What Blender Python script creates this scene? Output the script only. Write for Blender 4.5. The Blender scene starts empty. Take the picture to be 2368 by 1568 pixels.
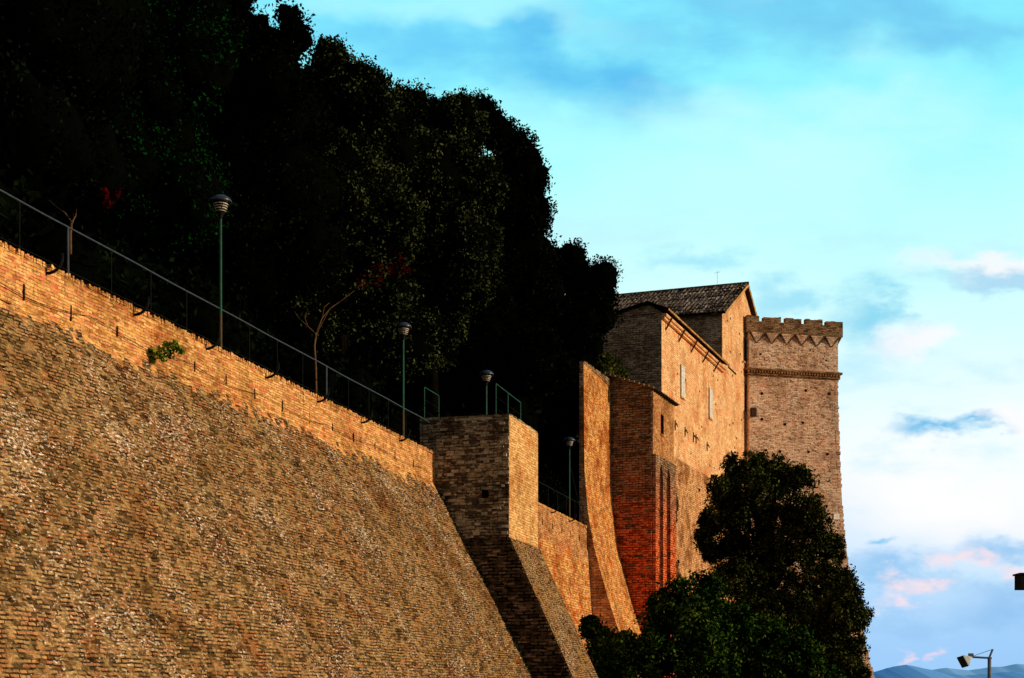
import bpy, math, random
import numpy as np
from mathutils import Vector, noise
random.seed(7); rng=np.random.default_rng(11)
scene=bpy.context.scene
scene.view_settings.view_transform='Standard'
try: scene.view_settings.look='None'
except: pass
scene.view_settings.exposure=0

# ---------------------------------------------------------------- survey frames
EYE=1.7; FL=3600.0
def W(px,py,Y): return Vector(((px-1184)/FL*Y, Y, EYE+(1620-py)/FL*Y))
D=(0.2687,0.963); N=(0.963,-0.2687)
def TS(t,s,z): return Vector((-20+D[0]*t+N[0]*s, D[1]*t+N[1]*s, z))
B0=(10.09,105.0); D2=(0.348,0.9375); N2=(0.9375,-0.348)
def BR(r,s,z): return Vector((B0[0]+D2[0]*r+N2[0]*s, B0[1]+D2[1]*r+N2[1]*s, z))
C0=(8.35,92.8)
def AN(r,s,z): return Vector((C0[0]+D2[0]*r+N2[0]*s, C0[1]+D2[1]*r+N2[1]*s, z))

# ---------------------------------------------------------------- node helpers
def newmat(name):
    m=bpy.data.materials.new(name); m.use_nodes=True
    nt=m.node_tree; nt.nodes.clear(); return m,nt
def nd(nt,t,**kw):
    n=nt.nodes.new(t)
    for k,v in kw.items():
        if k.startswith('_'): setattr(n,k[1:],v)
        else: n.inputs[k].default_value=v
    return n
def lk(nt,a,b): nt.links.new(a,b)
def ramp(nt,fac,stops,interp='LINEAR'):
    r=nt.nodes.new('ShaderNodeValToRGB'); r.color_ramp.interpolation=interp
    e=r.color_ramp.elements
    while len(e)>1: e.remove(e[-1])
    e[0].position=stops[0][0]; e[0].color=(*stops[0][1],1)
    for p,c in stops[1:]:
        x=e.new(p); x.color=(*c,1)
    lk(nt,fac,r.inputs[0]); return r.outputs[0]
def mix(nt,fac,a,b,mode='MIX'):
    m=nt.nodes.new('ShaderNodeMix'); m.data_type='RGBA'; m.blend_type=mode
    if isinstance(fac,(int,float)): m.inputs[0].default_value=fac
    else: lk(nt,fac,m.inputs[0])
    for i,v in ((6,a),(7,b)):
        if isinstance(v,tuple): m.inputs[i].default_value=(*v,1)
        else: lk(nt,v,m.inputs[i])
    return m.outputs[2]
def mth(nt,op,a,b=None,clamp=False,c=None):
    m=nt.nodes.new('ShaderNodeMath'); m.operation=op; m.use_clamp=clamp
    for i,v in enumerate((a,b,c)):
        if v is None: continue
        if isinstance(v,(int,float)): m.inputs[i].default_value=v
        else: lk(nt,v,m.inputs[i])
    return m.outputs[0]
def sstep(nt,x,lo,hi):
    m=nt.nodes.new('ShaderNodeMapRange'); m.interpolation_type='SMOOTHSTEP'
    lk(nt,x,m.inputs[0]); m.inputs[1].default_value=lo; m.inputs[2].default_value=hi
    return m.outputs[0]
def gray(a): return (a,a,a)

def brick(name,pal,mortar,bw=.27,bh=.075,ms=.009,fleck=0.0,fleckcol=(.6,.53,.46),stain=(.35,.3,.25),stain_amt=.6,bump=.03,moss=0.0,rough=.3,gain=1.0,warp=.1,pits=0.0,streak=.8,fs=(6.5,15),fclump=.4,lowtint=None,lowz=(0,1),redspots=0):
    pal=[tuple(min(.92,x*gain) for x in c) for c in pal]; mortar=tuple(x*gain for x in mortar)
    m,nt=newmat(name)
    tc=nd(nt,'ShaderNodeTexCoord'); 
    nz=nd(nt,'ShaderNodeTexNoise',Scale=1.7,Detail=4.0,Roughness=.55); lk(nt,tc.outputs['UV'],nz.inputs['Vector'])
    off=nt.nodes.new('ShaderNodeVectorMath'); off.operation='MULTIPLY_ADD'
    lk(nt,nz.outputs['Color'],off.inputs[0]); off.inputs[1].default_value=(warp*1.6,warp,0); lk(nt,tc.outputs['UV'],off.inputs[2])
    bt=nd(nt,'ShaderNodeTexBrick'); lk(nt,off.outputs[0],bt.inputs['Vector'])
    bt.inputs['Color1'].default_value=(0,0,0,1); bt.inputs['Color2'].default_value=(1,1,1,1); bt.inputs['Mortar'].default_value=(.5,.5,.5,1)
    bt.inputs['Scale'].default_value=1; bt.inputs['Mortar Size'].default_value=ms; bt.inputs['Mortar Smooth'].default_value=.3
    bt.inputs['Brick Width'].default_value=bw; bt.inputs['Row Height'].default_value=bh; bt.offset=.5
    col=ramp(nt,bt.outputs['Color'],[(i/(len(pal)-1),c) for i,c in enumerate(pal)])
    nj=nd(nt,'ShaderNodeTexNoise',Scale=3.1,Detail=2.0); lk(nt,tc.outputs['UV'],nj.inputs['Vector'])
    jf=mth(nt,'MULTIPLY',bt.outputs['Fac'],sstep(nt,nj.outputs[0],.32,.56))
    col=mix(nt,jf,col,mortar)
    n2=nd(nt,'ShaderNodeTexNoise',Scale=.55,Detail=5.0,Roughness=.65); lk(nt,tc.outputs['Object'],n2.inputs['Vector'])
    s1=sstep(nt,n2.outputs[0],.44,.66)
    f=mth(nt,'MULTIPLY',s1,stain_amt)
    col=mix(nt,f,col,mix(nt,1.0,col,stain,'MULTIPLY'))
    if redspots>0:
        nr=nd(nt,'ShaderNodeTexNoise',Scale=.9,Detail=4.0,Roughness=.7); 
        mr=nd(nt,'ShaderNodeMapping'); mr.inputs['Location'].default_value=(31,7,3); lk(nt,tc.outputs['Object'],mr.inputs['Vector']); lk(nt,mr.outputs[0],nr.inputs['Vector'])
        col=mix(nt,mth(nt,'MULTIPLY',sstep(nt,nr.outputs[0],.50,.68),redspots),col,mix(nt,1.0,col,(1.0,.55,.40),'MULTIPLY'))
    if lowtint:
        sp=nd(nt,'ShaderNodeSeparateXYZ'); lk(nt,tc.outputs['Object'],sp.inputs[0])
        zz=mth(nt,'MULTIPLY_ADD',n2.outputs[0],7.0,c=sp.outputs[2]); zz=mth(nt,'MULTIPLY_ADD',bt.outputs['Color'],3.0,c=zz)
        zz=mth(nt,'SUBTRACT',zz,5.0)
        lf=mth(nt,'SUBTRACT',1.0,sstep(nt,zz,lowz[0],lowz[1]))
        col=mix(nt,lf,col,mix(nt,1.0,col,lowtint,'MULTIPLY'))
    mp=nd(nt,'ShaderNodeMapping'); mp.inputs['Scale'].default_value=(2.2,.18,1); lk(nt,tc.outputs['UV'],mp.inputs['Vector'])
    n4=nd(nt,'ShaderNodeTexNoise',Scale=1.0,Detail=3.0,Roughness=.6); lk(nt,mp.outputs[0],n4.inputs['Vector'])
    col=mix(nt,mth(nt,'MULTIPLY',sstep(nt,n4.outputs[0],.54,.75),stain_amt*streak),col,mix(nt,1.0,col,gray(.4),'MULTIPLY'))
    n3=nd(nt,'ShaderNodeTexNoise',Scale=9.0,Detail=3.0,Roughness=.75); lk(nt,tc.outputs['UV'],n3.inputs['Vector'])
    g=mth(nt,'MULTIPLY_ADD',n3.outputs[0],2.0,c=.05)
    gc=nd(nt,'ShaderNodeCombineColor'); [lk(nt,g,gc.inputs[i]) for i in range(3)]
    col=mix(nt,.85,col,gc.outputs[0],'MULTIPLY')
    if pits>0:
        mp3=nd(nt,'ShaderNodeMapping'); mp3.inputs['Scale'].default_value=(4,9,1); mp3.inputs['Location'].default_value=(5,9,0); lk(nt,off.outputs[0],mp3.inputs['Vector'])
        n7=nd(nt,'ShaderNodeTexNoise',Scale=1.0,Detail=3.0,Roughness=.6); lk(nt,mp3.outputs[0],n7.inputs['Vector'])
        col=mix(nt,mth(nt,'MULTIPLY',sstep(nt,n7.outputs[0],.59,.65),pits),col,mix(nt,1.0,col,(.22,.16,.12),'MULTIPLY'))
    if fleck>0:
        mp2=nd(nt,'ShaderNodeMapping'); mp2.inputs['Scale'].default_value=(fs[0],fs[1],1); lk(nt,off.outputs[0],mp2.inputs['Vector'])
        v=nd(nt,'ShaderNodeTexNoise',Scale=1.0,Detail=3.0,Roughness=.65); lk(nt,mp2.outputs[0],v.inputs['Vector'])
        n5=nd(nt,'ShaderNodeTexNoise',Scale=.5,Detail=4.0,Roughness=.6); lk(nt,tc.outputs['Object'],n5.inputs['Vector'])
        th=mth(nt,'MULTIPLY_ADD',n5.outputs[0],fclump,c=-fclump/2)
        q=mth(nt,'ADD',v.outputs[0],th)
        ff=sstep(nt,q,.72-fleck*.1,.755-fleck*.1)
        ff=mth(nt,'MULTIPLY',ff,mth(nt,'MULTIPLY_ADD',bt.outputs['Color'],.9,c=.30),clamp=True)
        col=mix(nt,mth(nt,'MULTIPLY',ff,.95),col,fleckcol)
    if moss>0:
        n6=nd(nt,'ShaderNodeTexNoise',Scale=1.6,Detail=4.0); lk(nt,tc.outputs['Object'],n6.inputs['Vector'])
        col=mix(nt,mth(nt,'MULTIPLY',sstep(nt,n6.outputs[0],.55,.7),moss),col,(.12,.12,.02))
    bs=nd(nt,'ShaderNodeBsdfDiffuse',Roughness=.9); lk(nt,col,bs.inputs[0])
    h=mth(nt,'MULTIPLY_ADD',bt.outputs['Fac'],-1.0,c=1.0)
    h=mth(nt,'MULTIPLY_ADD',n3.outputs[0],rough*3,c=h)
    h=mth(nt,'MULTIPLY_ADD',bt.outputs['Color'],.5,c=h)
    bp=nd(nt,'ShaderNodeBump',Strength=1.0,Distance=bump); lk(nt,h,bp.inputs['Height']); lk(nt,bp.outputs[0],bs.inputs['Normal'])
    o=nd(nt,'ShaderNodeOutputMaterial'); lk(nt,bs.outputs[0],o.inputs[0]); return m

def plain(name,c,var=.25,scale=6,rough=.8,metal=0.0,c2=None,spec=.3):
    m,nt=newmat(name); tc=nd(nt,'ShaderNodeTexCoord')
    nz=nd(nt,'ShaderNodeTexNoise',Scale=scale,Detail=3.0); lk(nt,tc.outputs['Object'],nz.inputs['Vector'])
    c2=c2 or tuple(x*(1-var*1.6) for x in c)
    col=ramp(nt,nz.outputs[0],[(.35,c2),(.65,c)])
    if rough>=1: bs=nd(nt,'ShaderNodeBsdfDiffuse'); lk(nt,col,bs.inputs[0])
    else:
        bs=nd(nt,'ShaderNodeBsdfPrincipled',Roughness=rough,Metallic=metal); lk(nt,col,bs.inputs['Base Color']); bs.inputs['Specular IOR Level'].default_value=spec
    o=nd(nt,'ShaderNodeOutputMaterial'); lk(nt,bs.outputs[0],o.inputs[0]); return m

def leafmat(name,cols,trans=.15,nscale=.8,namp=1.8):
    m,nt=newmat(name); g=nd(nt,'ShaderNodeNewGeometry'); tc=nd(nt,'ShaderNodeTexCoord')
    nz=nd(nt,'ShaderNodeTexNoise',Scale=nscale,Detail=2.0); lk(nt,tc.outputs['Object'],nz.inputs['Vector'])
    f=mth(nt,'MULTIPLY_ADD',nz.outputs[0],namp,c=-namp/2)
    f=mth(nt,'ADD',f,g.outputs['Random Per Island'],clamp=True)
    col=ramp(nt,f,[(i/(len(cols)-1),c) for i,c in enumerate(cols)])
    a=nd(nt,'ShaderNodeBsdfDiffuse'); lk(nt,col,a.inputs[0])
    out=a.outputs[0]
    if trans>0:
        b=nd(nt,'ShaderNodeBsdfTranslucent'); lk(nt,col,b.inputs[0])
        mx=nd(nt,'ShaderNodeMixShader',Fac=trans); lk(nt,a.outputs[0],mx.inputs[1]); lk(nt,b.outputs[0],mx.inputs[2]); out=mx.outputs[0]
    o=nd(nt,'ShaderNodeOutputMaterial'); lk(nt,out,o.inputs[0]); return m

# ---------------------------------------------------------------- materials
M={}
M['band']=brick('band_brick',[(.36,.14,.04),(.55,.29,.085),(.64,.36,.12),(.74,.46,.19),(.57,.19,.085),(.64,.40,.155)],(.22,.11,.045),stain=(.52,.41,.32),stain_amt=.75,bump=.018,gain=1.17,pits=.6,streak=.9,redspots=.4)
M['batter']=brick('scarp_brick',[(.065,.036,.015),(.21,.122,.047),(.33,.20,.08),(.39,.25,.105),(.38,.16,.066),(.28,.185,.08)],(.042,.026,.013),bw=.24,bh=.085,ms=.019,fleck=1.12,fleckcol=(.90,.80,.69),stain=(.54,.43,.32),stain_amt=.8,bump=.05,moss=.16,rough=.5,gain=1.17,warp=.10,pits=.8,fs=(8,17),fclump=.38,redspots=.55)
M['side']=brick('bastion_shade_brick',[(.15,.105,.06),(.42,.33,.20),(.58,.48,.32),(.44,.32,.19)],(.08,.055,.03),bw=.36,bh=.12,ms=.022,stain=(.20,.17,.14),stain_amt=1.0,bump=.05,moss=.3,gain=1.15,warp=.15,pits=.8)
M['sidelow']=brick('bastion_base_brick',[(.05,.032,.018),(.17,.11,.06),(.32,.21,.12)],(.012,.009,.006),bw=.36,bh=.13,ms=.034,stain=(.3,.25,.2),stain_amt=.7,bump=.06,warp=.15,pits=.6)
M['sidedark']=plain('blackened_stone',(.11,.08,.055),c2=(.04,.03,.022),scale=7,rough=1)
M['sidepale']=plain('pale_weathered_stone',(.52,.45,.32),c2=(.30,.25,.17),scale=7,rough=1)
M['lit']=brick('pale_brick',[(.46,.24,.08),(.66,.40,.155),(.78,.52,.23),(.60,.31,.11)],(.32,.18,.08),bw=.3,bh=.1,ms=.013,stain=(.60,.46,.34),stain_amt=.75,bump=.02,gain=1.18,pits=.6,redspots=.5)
M['strip']=brick('buttress_brick',[(.38,.13,.038),(.64,.32,.09),(.74,.44,.16),(.48,.13,.045),(.66,.37,.12)],(.22,.10,.04),bw=.34,bh=.13,ms=.02,stain=(.60,.38,.27),stain_amt=1.0,bump=.03,moss=.35,gain=1.18,pits=.8,redspots=.9)
M['annex']=brick('annex_brick',[(.11,.07,.04),(.34,.22,.125),(.46,.31,.18),(.32,.16,.09)],(.04,.028,.018),bw=.4,bh=.14,ms=.026,stain=(.45,.36,.28),stain_amt=.7,bump=.03,warp=.12,pits=.7)
M['annexredbounce']=brick('annex_red_bounce_brick',[(.13,.085,.052),(.35,.24,.145),(.47,.34,.21),(.33,.175,.10)],(.055,.036,.022),bw=.4,bh=.14,ms=.026,stain=(.5,.42,.35),stain_amt=.8,bump=.03,warp=.12,pits=.7,lowtint=(2.1,.66,.36),lowz=(10.5,17.0))  # red low tint paints in orange light bounced off the buttress
M['slitred']=brick('slit_red_brick',[(.30,.07,.03),(.50,.14,.06),(.62,.20,.08)],(.15,.05,.03),bw=.4,bh=.14,ms=.02,bump=.02)
M['annexlit']=brick('annex_sunlit_brick',[(.34,.14,.05),(.56,.28,.11),(.68,.39,.17),(.46,.16,.06)],(.20,.10,.05),bw=.3,bh=.1,ms=.016,stain=(.5,.4,.3),stain_amt=.8,bump=.02,gain=1.1,pits=.7,redspots=.6)
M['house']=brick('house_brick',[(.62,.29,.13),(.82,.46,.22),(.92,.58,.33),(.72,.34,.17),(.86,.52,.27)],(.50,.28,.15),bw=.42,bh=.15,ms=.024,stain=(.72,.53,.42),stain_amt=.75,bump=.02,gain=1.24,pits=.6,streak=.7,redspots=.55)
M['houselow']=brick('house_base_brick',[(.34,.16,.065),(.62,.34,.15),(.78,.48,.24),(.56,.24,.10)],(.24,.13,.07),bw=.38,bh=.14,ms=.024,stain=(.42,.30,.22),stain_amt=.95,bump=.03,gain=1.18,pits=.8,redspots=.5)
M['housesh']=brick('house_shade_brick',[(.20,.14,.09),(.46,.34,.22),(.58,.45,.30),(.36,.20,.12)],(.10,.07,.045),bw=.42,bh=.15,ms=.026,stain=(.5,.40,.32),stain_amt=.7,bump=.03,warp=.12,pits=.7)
M['tower']=brick('tower_brick',[(.36,.225,.15),(.62,.44,.32),(.72,.55,.42),(.56,.32,.22)],(.32,.23,.165),bw=.34,bh=.13,ms=.022,fleck=1.4,fleckcol=(.92,.85,.77),stain=(.60,.52,.46),stain_amt=.7,bump=.02,gain=1.36,pits=.7,fs=(4,8),redspots=.35)
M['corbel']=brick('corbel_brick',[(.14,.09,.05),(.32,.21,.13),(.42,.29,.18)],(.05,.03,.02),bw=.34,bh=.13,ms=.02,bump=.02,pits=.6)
M['hole']=plain('dark_hole',(.004,.003,.002),rough=1)
M['slot']=plain('slot_shadow',(.03,.018,.008),rough=1)
M['veeline']=plain('gap_shade_brick',(.10,.065,.04),rough=1)  # dark bars paint in the shaded gaps along the corbel V edges
M['tile']=brick('roof_tile',[(.008,.007,.006),(.03,.022,.018),(.42,.32,.25),(.06,.04,.03),(.58,.46,.38),(.02,.015,.012)],(.006,.005,.004),bw=.5,bh=.62,ms=.06,stain=(.3,.3,.3),stain_amt=.6,bump=.04)
M['iron']=plain('dark_iron',(.006,.006,.007),rough=.8,spec=.1)
M['rail']=plain('weathered_rail_steel',(.04,.048,.065),rough=.6,spec=.2)
M['green']=plain('green_paint',(.004,.075,.035),c2=(.003,.035,.018),scale=2,rough=.6,spec=.15)
M['rust']=plain('rusty_post_foot',(.07,.05,.02),rough=.9)
M['cap']=plain('lamp_cap_grey',(.02,.02,.04),rough=.35,spec=.5)
M['white']=plain('lamp_louver_white',(.50,.43,.33),rough=.5)
M['shutter']=plain('shutter_paint',(.80,.76,.72),rough=.6)
M['wood']=plain('old_wood',(.05,.03,.02),rough=1)
M['anchor']=plain('rusty_anchor_iron',(.14,.08,.045),rough=1)
M['bark']=plain('dark_bark',(.0035,.0028,.002),rough=1)
M['palebark']=plain('pale_bark',(.13,.07,.035),rough=1,scale=10)
M['core']=plain('crown_shade_core',(.0012,.0018,.001),rough=1)  # solid black blobs inside the crowns, coloured to pass for deep shade
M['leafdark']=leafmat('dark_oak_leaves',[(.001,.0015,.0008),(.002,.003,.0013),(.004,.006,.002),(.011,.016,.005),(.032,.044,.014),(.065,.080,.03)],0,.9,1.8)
M['leafblack']=leafmat('shade_black_leaves',[(.0006,.001,.0006),(.001,.0015,.001),(.0015,.003,.0015),(.005,.009,.003)],0)  # deep shade behind the railing is put into this near-black leaf colour
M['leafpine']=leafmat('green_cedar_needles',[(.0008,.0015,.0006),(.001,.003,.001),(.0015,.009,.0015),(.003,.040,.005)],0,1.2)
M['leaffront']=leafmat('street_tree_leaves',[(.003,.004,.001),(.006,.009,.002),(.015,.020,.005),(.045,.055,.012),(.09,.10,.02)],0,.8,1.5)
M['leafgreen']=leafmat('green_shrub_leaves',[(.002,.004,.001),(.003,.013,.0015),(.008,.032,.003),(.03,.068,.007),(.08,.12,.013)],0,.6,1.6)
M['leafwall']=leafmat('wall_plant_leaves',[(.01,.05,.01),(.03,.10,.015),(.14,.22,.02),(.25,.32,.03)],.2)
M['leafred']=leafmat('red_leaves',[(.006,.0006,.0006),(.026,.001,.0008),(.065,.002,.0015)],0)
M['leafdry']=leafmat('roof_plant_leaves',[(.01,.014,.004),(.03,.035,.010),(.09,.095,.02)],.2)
M['metal']=plain('galvanised_metal',(.12,.14,.19),rough=.5,spec=.3)
M['lens']=plain('pale_lamp_shell',(.30,.32,.37),rough=.4)

# ---------------------------------------------------------------- mesh builder
class MB:
    def __init__(s): s.v=[]; s.f=[]; s.m=[]; s.mats=[]
    def mi(s,k):
        if k not in s.mats: s.mats.append(k)
        return s.mats.index(k)
    def face(s,pts,k):
        i=len(s.v); s.v.extend([tuple(p) for p in pts]); s.f.append(tuple(range(i,i+len(pts)))); s.m.append(s.mi(k))
    def box(s,F,a0,a1,b0,b1,c0,c1,k):
        P=[F(a,b,c) for c in (c0,c1) for b in (b0,b1) for a in (a0,a1)]
        for q in ((0,1,3,2),(4,6,7,5),(0,4,5,1),(2,3,7,6),(0,2,6,4),(1,5,7,3)): s.face([P[i] for i in q],k)
    def tube(s,path,rad,k,seg=8):
        path=[Vector(p) for p in path]
        if not isinstance(rad,(list,tuple)): rad=[rad]*len(path)
        base=len(s.v); mi=s.mi(k)
        for i,p in enumerate(path):
            d=(path[min(i+1,len(path)-1)]-path[max(i-1,0)]).normalized()
            u=d.cross(Vector((0,0,1)));
            if u.length<.05: u=Vector((1,0,0))
            u.normalize(); w=d.cross(u)
            for j in range(seg):
                a=2*math.pi*j/seg; s.v.append(tuple(p+(u*math.cos(a)+w*math.sin(a))*rad[i]))
        for i in range(len(path)-1):
            for j in range(seg):
                a=base+i*seg+j; b=base+i*seg+(j+1)%seg
                s.f.append((a,b,b+seg,a+seg)); s.m.append(mi)
        s.f.append(tuple(base+j for j in range(seg))[::-1]); s.m.append(mi)
        e=base+(len(path)-1)*seg
        s.f.append(tuple(e+j for j in range(seg))); s.m.append(mi)
    def lathe(s,prof,k,seg=20,c=(0,0,0)):
        base=len(s.v); mi=s.mi(k)
        for r,z in prof:
            for j in range(seg):
                a=2*math.pi*j/seg; s.v.append((c[0]+r*math.cos(a),c[1]+r*math.sin(a),c[2]+z))
        for i in range(len(prof)-1):
            for j in range(seg):
                a=base+i*seg+j; b=base+i*seg+(j+1)%seg
                s.f.append((a,b,b+seg,a+seg)); s.m.append(mi)
    def grid(s,pts,k):
        base=len(s.v); n=len(pts[0])
        for row in pts: s.v.extend([tuple(p) for p in row])
        for i in range(len(pts)-1):
            for j in range(n-1):
                a=base+i*n+j
                s.f.append((a,a+n,a+n+1,a+1)); s.m.append(s.mi(k if isinstance(k,str) else k(i,j)))
    def sweep(s,F,t0,t1,dt,prof,sback,kf,kcap,amp=.0,cap0=True,cap1=True,ktop=None):
        nt_=max(1,int(round((t1-t0)/dt)))
        rows=[]
        for i in range(nt_+1):
            t=t0+(t1-t0)*i/nt_
            row=[]
            for (ss,z) in prof:
                o=0
                if amp: 
                    q=noise.noise(Vector((t*3.3,z*6.,9.)))
                    o=amp*(noise.noise(Vector((t*.6,z*.6,3.1)))*1.3+q*1.0+(-1.6 if noise.noise(Vector((t*1.9,z*3.9,41.)))>.52 else 0)+(random.random()-.5)*1.0)
                    if i in (0,nt_): o=0
                row.append(F(t,ss+o,z))
            rows.append(row)
        s.grid(rows,kf if isinstance(kf,str) else (lambda i,j:kf(t0+(t1-t0)*i/nt_,prof[j][1])))
        kt=ktop or kcap
        kt=kt if isinstance(kt,str) else kt(prof[0][1])
        s.face([F(t0,sback,prof[0][1]),F(t0,prof[0][0],prof[0][1]),F(t1,prof[0][0],prof[0][1]),F(t1,sback,prof[0][1])],kt)
        s.face([F(t0,sback,prof[0][1]),F(t1,sback,prof[0][1]),F(t1,sback,prof[-1][1]),F(t0,sback,prof[-1][1])],kt)
        for t,on in ((t0,cap0),(t1,cap1)):
            if not on: continue
            for j in range(len(prof)-1):
                a,b=prof[j],prof[j+1]
                kk=kcap if isinstance(kcap,str) else kcap(b[1])
                s.face([F(t,sback,a[1]),F(t,sback,b[1]),F(t,b[0],b[1]),F(t,a[0],a[1])],kk)
    def done(s,name,origin=(0,0,0),parent=None,smooth=False,label=None,category=None):
        me=bpy.data.meshes.new(name); o=Vector(origin)
        V=np.array(s.v,dtype=np.float32)-np.array(o,dtype=np.float32)
        me.from_pydata(V.tolist(),[],s.f)
        for k in s.mats: me.materials.append(M[k])
        me.polygons.foreach_set('material_index',s.m)
        if smooth: me.polygons.foreach_set('use_smooth',[True]*len(s.f))
        me.update()
        uv=me.uv_layers.new(name='UVMap')
        data=np.zeros(len(me.loops)*2,dtype=np.float32)
        Z=Vector((0,0,1)); big=len(s.f)>4000
        for p in me.polygons:
            n=p.normal
            if abs(n.z)>.97: h=Vector((1,0,0)); v=Vector((0,1,0))
            else:
                h=Z.cross(n).normalized()
                if big:
                    a=math.atan2(D[1],D[0]) if abs(h.x*D[0]+h.y*D[1])>.6 else math.atan2(N[1],N[0])
                    h=Vector((math.cos(a),math.sin(a),0))
                v=None
            for li in p.loop_indices:
                co=me.vertices[me.loops[li].vertex_index].co+o
                data[2*li]=h.dot(co); data[2*li+1]=v.dot(co) if v else co.z*(1.0 if big else 1.0/max(.5,math.sqrt(1-n.z*n.z)))
        uv.data.foreach_set('uv',data)
        ob=bpy.data.objects.new(name,me); scene.collection.objects.link(ob)
        if parent: ob.parent=parent
        else: ob.location=o
        if label: ob['label']=label
        if category: ob['category']=category
        return ob
def empty(name,loc,label,category,group=None):
    e=bpy.data.objects.new(name,None); e.empty_display_size=.3; e.location=loc; scene.collection.objects.link(e)
    e['label']=label; e['category']=category
    if group: e['group']=group
    return e

# ---------------------------------------------------------------- main scarp wall
def lerp_prof(pts,step):
    out=[]
    for (a,b) in zip(pts[:-1],pts[1:]):
        L=math.hypot(a[0]-b[0],a[1]-b[1]); n=max(1,int(L/step))
        for i in range(n): out.append((a[0]+(b[0]-a[0])*i/n,a[1]+(b[1]-a[1])*i/n))
    out.append(pts[-1]); return out
wall=empty('rampart_wall',TS(45,0,0),'long sloping brick rampart with pale orange parapet band','wall')
mb=MB()
prof=lerp_prof([(0,10.2),(.08,10.0),(2.1,6.15),(5.5,-.3)],.08)
mb.sweep(TS,22,63.2,.11,prof,-1.2,lambda t,z:'band' if z>9.97+.45*noise.noise(Vector((t*.35,2,0)))+.5*noise.noise(Vector((t*3,z*3,0)))+.15*random.random() else 'batter','side',amp=.055,cap1=True)
mb.done('scarp',wall.location,wall)
mb=MB()
mb.sweep(TS,20,63.2,.13,lerp_prof([(.012,11.3),(.012,10.19)],.09),-.5,'band','band',amp=.018)
t=20.0
while t<63.15:
    w=.075+random.random()*.02; h=11.40+random.uniform(-.03,.035)
    if random.random()<.05: h-=.07
    mb.box(TS,t,min(t+w-.014,63.2),-.5,.035+random.uniform(-.018,.014),11.302,h,'band'); t+=w
t=35.0
while t<62:
    mb.box(TS,t,t+.045,.0,.034,10.42+random.uniform(-.06,.06),10.72,'slot'); t+=1.93+random.uniform(-.15,.15)
mb.done('parapet',wall.location,wall,label='orange brick parapet with upright coping bricks')
mb=MB(); pts=[]
for i in range(60):
    t=33+i*.5; pts.append(TS(t,.07,10.62-.16*abs(math.sin(i*.33))+.1*noise.noise(Vector((t*.3,0,0)))))
mb.tube(pts,.008,'iron',4); mb.done('thin_cable',wall.location,wall)
mb=MB(); random.seed(17)
for i in range(500):
    z=random.uniform(.5,10.1); s_=(10.0-z)*.527+.06; a=TS(63.2+random.uniform(-.35,.03),s_+random.uniform(-.05,.06),z)
    q=[a+Vector((random.gauss(0,.05),random.gauss(0,.05),random.gauss(0,.05))) for _ in range(3)]; mb.face(q,'leafdry')
mb.done('edge_moss',wall.location,wall,label='thin green moss along the end edge')

# bastion
bas=empty('bastion',TS(65,1,0),'square brick bastion with sunlit outer face and sloping foot','wall')
mb=MB()
prof=lerp_prof([(3.02,12.72),(3.02,8.0)],.12)
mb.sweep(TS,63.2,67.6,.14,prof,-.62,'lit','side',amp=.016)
random.seed(31)
z=8.02
while z<12.65:
    s_=-.6+random.random()*.1; rh=random.uniform(.085,.14)
    while s_<2.98:
        w_=random.uniform(.14,.34)
        if random.random()<.85:
            dk=noise.noise(Vector((s_*.9,z*.7,2)))+(.35 if z>11.6 else 0)
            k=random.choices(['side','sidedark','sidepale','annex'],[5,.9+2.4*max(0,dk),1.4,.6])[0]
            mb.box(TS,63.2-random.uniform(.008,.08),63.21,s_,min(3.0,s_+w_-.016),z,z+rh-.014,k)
        s_+=w_
    z+=rh
t=63.2
while t<67.5:
    mb.box(TS,t,min(67.6,t+.26),-.62,3.03,12.722,12.76+random.random()*.05,'side'); t+=.27
mb.box(TS,63.10,63.2,1.95,2.2,9.55,9.85,'hole')
mb.done('upper_block',bas.location,bas)
mb=MB()
prof=lerp_prof([(3.06,7.998),(3.10,7.9),(6.9,-.3)],.12)
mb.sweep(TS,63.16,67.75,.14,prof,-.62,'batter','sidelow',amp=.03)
z=0.0
while z<7.8:
    s_=-.6; se=3.06+(7.95-z)*.463
    while s_<se-.1:
        w_=random.uniform(.22,.42)
        if random.random()<.8: mb.box(TS,63.16-random.uniform(.005,.07),63.17,s_,min(se-.06,s_+w_-.02),z,z+.12,'sidelow' if random.random()<.85 else 'annex')
        s_+=w_
    z+=.14
mb.done('sloping_base',bas.location,bas)

# second wall
w2=empty('rampart_wall',TS(80,0,0),'short brick rampart stretch between bastion and tall buttress','wall')
mb=MB()
mb.sweep(TS,67.6,89.9,.2,lerp_prof([(0,11.3),(0,10.1),(.06,10.0),(.35,5.5),(2.8,-.3)],.15),-.6,lambda t,z:'annexlit' if z>9.6+.8*noise.noise(Vector((t,z,0))) else 'strip','side',amp=.02)
t=67.62
while t<89.8:
    mb.box(TS,t,t+.12,-.5,.03,11.302,11.40+random.uniform(-.02,.03),'band'); t+=.13
for i in range(9): mb.box(TS,72+i*2,72.06+i*2,.0,.03,10.4,10.7,'slot')
mb.done('masonry',w2.location,w2)

# tall flared buttress
bt=empty('buttress',TS(93,0,0),'tall narrow orange brick buttress flaring out at its foot','wall')
mb=MB()
pp=[(-.2,20.55),(-.15,14.5),(.05,12.2),(.38,10.3),(1.15,7.5),(1.75,5.7),(2.6,3),(3.7,-.3)]
mb.sweep(TS,90,97.2,.2,lerp_prof(pp,.18),-.45,'strip','houselow',amp=.03)
t=90
while t<97.1:
    mb.box(TS,t,min(97.2,t+.3),-.45,-.17,20.552,20.6+random.random()*.08+(t-90)*.05,'annex'); t+=.31
mb.done('masonry',bt.location,bt)

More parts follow.
